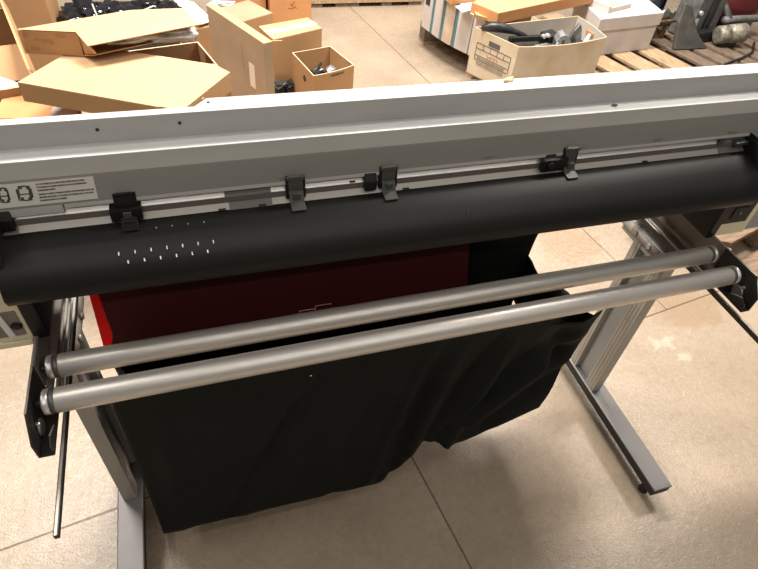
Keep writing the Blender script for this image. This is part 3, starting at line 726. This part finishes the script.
# open storage box (bankers)
BK = [(1.988,2.019),(2.584,2.092),(2.580,2.400),(1.853,2.293)]
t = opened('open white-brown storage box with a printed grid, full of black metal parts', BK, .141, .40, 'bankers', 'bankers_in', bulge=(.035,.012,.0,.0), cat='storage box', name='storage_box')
p, q = BK[3], BK[0]; d = Vector((q[0]-p[0],q[1]-p[1])).normalized(); an = math.atan2(d.y,d.x)
def onside(s, z, off=.0015): x, y = lerp(p,q,s); return (x+d.y*off, y-d.x*off, z)
b = MB(); b.m('groove').obox(onside(.50,.352,.001),(.075,.004,.026),(0,0,an)); b.build('hand_hole', t)
b = MB(); b.m('ink'); LL = .305
for z, s0, s1 in ((.330,.12,.90),(.300,.12,.88),(.262,.12,.88),(.238,.12,.88)): b.obox(onside((s0+s1)/2,z),((s1-s0)*LL,.001,.0028),(0,.0,an))
for s in (.12,.90): b.obox(onside(s,.285),(.0028,.001,.092),(0,0,an))
for s in (.28,.44,.60,.75): b.obox(onside(s,.315),(.0022,.001,.030),(0,0,an))
rnd = random.Random(9)
for z in (.252,.246,.228,.220,.212):
    s = .18
    while s < .8: w = rnd.uniform(.015,.05); b.obox(onside(s+w/2,z),(w*LL,.001,.0022),(0,0,an)); s += w+.012
b.m('ink_red')
for k in range(4): b.obox(onside(.40+k*.07,.282),(.016,.001,.003),(0,(.7,-.7,.2,.9)[k],an)); b.obox(onside(.42+k*.07,.275),(.012,.001,.003),(0,(-.5,.5,-.9,.1)[k],an))
b.build('printed_grid', t)
p2, q2 = BK[1], BK[2]; b = MB(); b.m('card_orange').obox((lerp(p2,q2,.5)[0]-.003+.012-.009, lerp(p2,q2,.5)[1], .360),(.006,.070,.018),(0,0,0)); b.build('hand_hole_flap', t)
# parts in the storage box
bx = MB(); bx.m('contents').blob((2.25,2.19,.285),(.25,.11,.045),.2,3,40); tag(bx.build('scrap', loc=(2.25,2.19,.2)), 'layer of loose dark parts filling the storage box', 'scrap', kind='stuff')
def part(label, fn, loc, name='machine_part', cat='machine part'):
    b = MB(); fn(b); return tag(b.build(name, loc=loc, bevel=.0015), label, cat)
part('flat black rubber-gripped handle poking over the left rim of the storage box', lambda b: (b.m('dark_metal').tube([(1.87,2.25,.412),(1.91,2.23,.425),(1.96,2.21,.428),(2.0,2.20,.42),(2.06,2.19,.405),(2.12,2.18,.385)],[.012,.026,.028,.022,.014,.012],12)), (1.95,2.22,.4), 'grip_handle','handle')
part('long black clamp bar lying across the storage box', lambda b: (b.m('dark_metal').obox((2.14,2.17,.378),(.26,.028,.026),(0,0,.02)), b.m('cap_metal').cyl((2.205,2.155,.395),(2.205,2.13,.40),.011,12).cyl((2.235,2.165,.395),(2.235,2.14,.40),.011,12)), (2.14,2.17,.36), 'clamp_bar','clamp')
part('dull silver channel bar under the black clamp bar in the storage box', lambda b: (b.m('grey_metal').obox((2.12,2.10,.345),(.20,.03,.020),(0,.03,.05)), b.m('dark_metal').obox((2.12,2.085,.357),(.17,.006,.006),(0,.03,.05))), (2.12,2.1,.33), 'channel_bar','metal bar')
part('grey curved lever with a ring end beside the near rim of the storage box', lambda b: (b.m('grey_metal').tube([(2.07,2.065,.36),(2.13,2.072,.368),(2.19,2.078,.370),(2.25,2.08,.366)],[.010,.017,.017,.010],12), b.m('silver').lathe((2.272,2.08,.366),(.3,-1,.5),[(-.006,.020),(.006,.020)],16)), (2.15,2.07,.35), 'lever','lever')
part('rounded silver-grey steel foot standing up in the middle of the storage box', lambda b: (b.m('silver').loft([(2.262+p[0],2.085,.33+p[1]) for p in ((0,0),(-.006,.06),(.012,.086),(.040,.094),(.070,.080),(.092,.050),(.108,0))],[(2.270+p[0]*.9,2.135,.34+p[1]) for p in ((0,0),(-.006,.06),(.012,.086),(.040,.094),(.070,.080),(.092,.050),(.108,0))]), b.m('groove').obox((2.300,2.085,.385),(.018,.006,.026),(0,0,0))), (2.34,2.12,.32), 'steel_shoe','machine part')
part('pointed grey steel blade shoe beside the rounded one in the storage box', lambda b: (b.m('grey_metal').loft([(2.375,2.145,.37),(2.40,2.15,.42),(2.430,2.155,.452),(2.450,2.16,.43),(2.470,2.16,.37),(2.465,2.16,.33),(2.39,2.145,.33)],[(2.375,2.165,.37),(2.40,2.17,.42),(2.430,2.175,.452),(2.450,2.18,.43),(2.470,2.18,.37),(2.465,2.18,.33),(2.39,2.165,.33)]), b.m('rubber').lathe((2.430,2.12,.335),(.2,-.5,.8),[(0,.036),(.03,.034),(.035,.02)],18)), (2.44,2.17,.33), 'blade_shoe','machine part')
part('white plastic clip standing at the right end inside the storage box', lambda b: (b.m('paper').tube([(2.47,2.13,.33),(2.485,2.13,.37),(2.50,2.14,.40)],[.012,.012,.008],10)), (2.485,2.13,.32), 'plastic_clip','clip')
part('black motor block with brown terminals in the storage box', lambda b: (b.m('dark_metal').obox((2.275,2.19,.365),(.09,.07,.06),(.1,0,.3)), b.m('rust').obox((2.205,2.10,.355),(.035,.03,.035),(0,0,.2))), (2.27,2.18,.33), 'motor_block','machine part')
# white lidded box
t = thing('lidded_box', 'white lidded storage box standing on the slats to the right of the open one', 'storage box', (3.0,2.62,.14))
W_ = [(2.745,2.392),(3.268,2.462),(3.33,2.83),(2.80,2.78)]
b = MB(); b.m('white_card').prism(inset(W_,.008), .141, .372); b.build('box_body', t, bevel=.002)
b = MB(); b.m('white_card').prism(W_, .300, .378); b.build('lid', t, bevel=.002)
# lid handle piece
t2 = thing('box_lid', 'open white cardboard lid lying on top of the closed white box', 'box lid', (2.93,2.58,.38))
b = MB(); b.m('white_card'); b.prism([(2.77,2.64),(2.845,2.475),(2.865,2.480),(2.79,2.645)], .379, .42).prism([(2.845,2.475),(3.07,2.555),(3.065,2.575),(2.85,2.495)], .379, .405); b.build('rim', t2)
b = MB(); b.m('white_worn').prism([(2.855,2.50),(3.06,2.575),(3.09,2.66),(2.80,2.66)], .3790, .3830); b.build('panel', t2)
# flat orange box
FB = [(1.99,2.31),(2.79,2.585),(2.745,2.76),(1.90,2.48)]
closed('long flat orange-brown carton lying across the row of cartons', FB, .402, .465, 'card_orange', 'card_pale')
closed('short orange-brown carton at the top of the row of white cartons', [(1.84,2.615),(2.02,2.665),(2.0,2.80),(1.82,2.75)], .402, .45, 'card_orange', 'card_orange')
for i, (poly, z, lab) in enumerate((([(1.862,2.49),(2.06,2.58),(2.0,2.64),(1.85,2.58)],.4025,'white paper sheet lying on the cartons behind the flat orange carton'),([(1.93,2.42),(1.985,2.435),(1.955,2.48),(1.90,2.47)],.4035,'folded white paper between the cartons and the flat orange carton'))):
    b = MB(); b.m('paper').prism(poly, z, z+.004); tag(b.build('paper_sheet', loc=(*poly[0],z)), lab, 'paper')
b = MB(); b.m('card_pale').loft([(1.90,2.385,.404),(1.985,2.36,.404),(1.98,2.42,.404),(1.91,2.44,.404)], [(1.895,2.385,.430),(1.985,2.36,.412),(1.98,2.42,.412),(1.905,2.44,.430)]); tag(b.build('cardboard_scrap', loc=(1.94,2.4,.403)), 'small pale cardboard scrap above the black grip handle', 'cardboard')

# machine parts on the dark pallet
t = thing('gearbox', 'dark cast gearbox with ribbed housing and grey guard on the dark pallet', 'machine part', (3.78,2.62,.14))
b = MB(); b.m('cast').obox((3.70,2.66,.285),(.15,.16,.28),(0,0,.25)).obox((3.86,2.68,.29),(.10,.14,.27),(0,0,.25)).m('dark_metal').obox((3.78,2.62,.30),(.05,.1,.27),(0,0,.25)).obox((3.74,2.54,.185),(.26,.06,.07),(0,0,.2)); b.build('casting', t, bevel=.008)
b = MB(); b.m('cast_dark'); gp = [(3.44,.145),(3.60,.142),(3.72,.145),(3.60,.241),(3.50,.40),(3.44,.42),(3.42,.312)]
b.loft([(x,2.42+(z-.14)*.25,z) for x,z in gp],[(x,2.45+(z-.14)*.25,z) for x,z in gp]); b.build('guard', t, bevel=.006)
b = MB(); b.m('cap_metal').cyl((3.665,2.565,.33),(3.665,2.545,.33),.014,12); b.build('bolt', t)
b = MB(); b.m('cap_metal').box(3.655,3.68,2.560,2.575,.23,.29); b.build('tag_plate', t)
t = thing('electric_motor', 'pale cylindrical electric motor lying on the dark pallet slats', 'motor', (3.9,2.45,.14))
b = MB(); b.m('motor').lathe((3.80,2.47,.212),(1,-.12,.10),[(0,.045),(.005,.058),(.07,.060),(.075,.052),(.085,.052),(.09,.061),(.200,.062),(.212,.050)],28); b.build('housing', t)
b = MB(); b.m('silver').lathe((4.012,2.4445,.2335),(1,-.12,.10),[(0,.030),(.004,.026),(.005,.010)],20); b.build('end_plate', t)
b = MB(); b.m('dark_metal').box(3.84,3.96,2.43,2.50,.141,.170); b.build('mount', t)
t = thing('bent_pipe', 'grey bent pipe frame lying over the machine parts at the right edge', 'pipe', (4.2,2.6,.2))
b = MB(); b.m('cast').tube([(3.90,2.56,.275),(4.05,2.58,.270),(4.25,2.60,.262),(4.60,2.62,.25)],.024,14); b.build('pipe', t)
b = MB(); b.m('grey_metal').tube([(3.94,2.56,.28),(3.93,2.66,.36),(3.88,2.80,.48)],.022,12); b.build('brace', t)
b = MB(); b.m('maroon').lathe((4.20,2.92,.02),(.0,0,1),[(.0,.22),(.02,.26),(.20,.27),(.30,.22),(.36,.10),(.37,.03)],36); tk = tag(b.build('tank', loc=(4.20,2.92,.02)), 'dark red rounded tank behind the pipe at the top right corner', 'tank')
tk.location.z = .141
t = thing('wooden_board', 'pale wooden board lying over the machine parts at the top right', 'board', (3.75,2.86,.43))
tag_b = MB(); tag_b.m('wood').prism([(3.40,2.76),(4.02,2.76),(4.02,3.0),(3.42,3.0)], .425, .445); tag_b.build('plank', t)
b = MB(); b.m('navy').box(3.36,3.62,2.85,3.05,.141,.40).blob((3.44,2.78,.27),(.08,.05,.09),.3,3,60); tag(b.build('tarpaulin', loc=(3.45,2.9,.141)), 'dark navy covered bundle between the white box and the gearbox', 'bundle')
b = MB(); b.m('rust').blob((3.43,2.66,.235),(.06,.05,.06),.3,3,61).cyl((3.40,2.62,.255),(3.56,2.60,.27),.012,10).m('grey_metal').lathe((3.44,2.64,.30),(0,-1,.3),[(0,.035),(.02,.035),(.025,.02)],18).m('rust').box(3.38,3.50,2.62,2.72,.141,.20)
tag(b.build('rusty_fitting', loc=(3.43,2.66,.141)), 'rusty brown fitting with a round knob beside the white lidded box', 'machine part')
b = MB(); b.m('dark_metal').tube([(3.66,2.18,.150),(3.85,2.24,.150),(4.02,2.32,.150),(4.15,2.45,.155)],.008,8); tag(b.build('cable', loc=(3.9,2.3,.142)), 'thin dark cable lying over the dark pallet slats', 'cable')

# ------------------------------------------------------------------ broken pallet at the right, beyond the arm
t = thing('broken_pallet', 'old brown broken pallet lying on the floor beyond the right roller arm', 'pallet', (2.55,.72,0))
def plank(poly, z0, z1, m='wood_brown', dz=0):
    b = MB(); b.m(m).loft([(x,y,z0) for x,y in poly],[(x,y,z1) for x,y in poly]); b.build('plank', t, bevel=.002)
plank([(2.10,.90),(2.12,.82),(2.33,.60),(2.38,.63),(2.30,.74),(2.24,.86),(2.2,.93)], .095, .118)
plank([(2.32,.70),(2.40,.66),(2.75,.76),(3.1,.86),(3.1,1.0),(2.72,.90),(2.38,.83)], .098, .122)
plank([(2.34,.53),(2.38,.50),(2.72,.60),(3.1,.70),(3.1,.80),(2.7,.70),(2.42,.62)], .0, .022)
plank([(2.14,.84),(2.28,.62),(2.36,.64),(2.22,.90)], .0, .094, 'wood_dark')
for q in ((2.62,2.70,.70,.84),(3.0,3.08,.74,.92)):
    b = MB(); b.m('wood_dark').box(*q,.022,.097); b.build('block', t)
# crumb on the rail
b = MB(); b.m('card_edge').loft([(.838,.236,1.1452),(.858,.238,1.1452),(.866,.250,1.1452),(.842,.247,1.1452)], [(.840,.238,1.149),(.856,.239,1.147),(.864,.249,1.151),(.845,.246,1.148)])
tag(b.build('cardboard_crumb', loc=(.85,.243,1.1452)), 'tiny torn cardboard crumb lying on the top rail of the cutter', 'cardboard scrap')

# ------------------------------------------------------------------ light
def area(loc, size, e, col=(1,.93,.86), target=None):
    l = bpy.data.lights.new('ceiling_or_fill_light', 'AREA'); l.shape = 'RECTANGLE'; l.size, l.size_y = size; l.energy = e; l.color = col
    o = bpy.data.objects.new('ceiling_or_fill_light', l); COL.objects.link(o); o.location = loc
    if target: o.rotation_euler = (Vector(target)-Vector(loc)).to_track_quat('-Z','Y').to_euler()
    return o
area((1.2,2.2,3.6), (1.3,.4), 265)
area((2.9,1.1,3.6), (1.3,.4), 110)
area((-1.0,2.0,3.6), (1.3,.4), 140)
area((4.2,4.0,3.6), (1.3,.4), 45)
area((-2.4,.4,3.6), (.4,1.3), 35)
area((.6,-.8,3.4), (5,.09), 16)  # unseen fill row, added so the platen strips have something bright to reflect
area((.6,-2.2,3.4), (5,.09), 32)  # second added fill row behind the camera, brightens platen and front faces
w = bpy.data.worlds.new('world'); S.world = w; w.use_nodes = True
w.node_tree.nodes['Background'].inputs[0].default_value = (1,.93,.85,1); w.node_tree.nodes['Background'].inputs[1].default_value = .155
S.view_settings.view_transform = 'Standard'; S.view_settings.look = 'None'; S.view_settings.gamma = 1; S.view_settings.use_curve_mapping = False
S.view_settings.exposure = 0.0
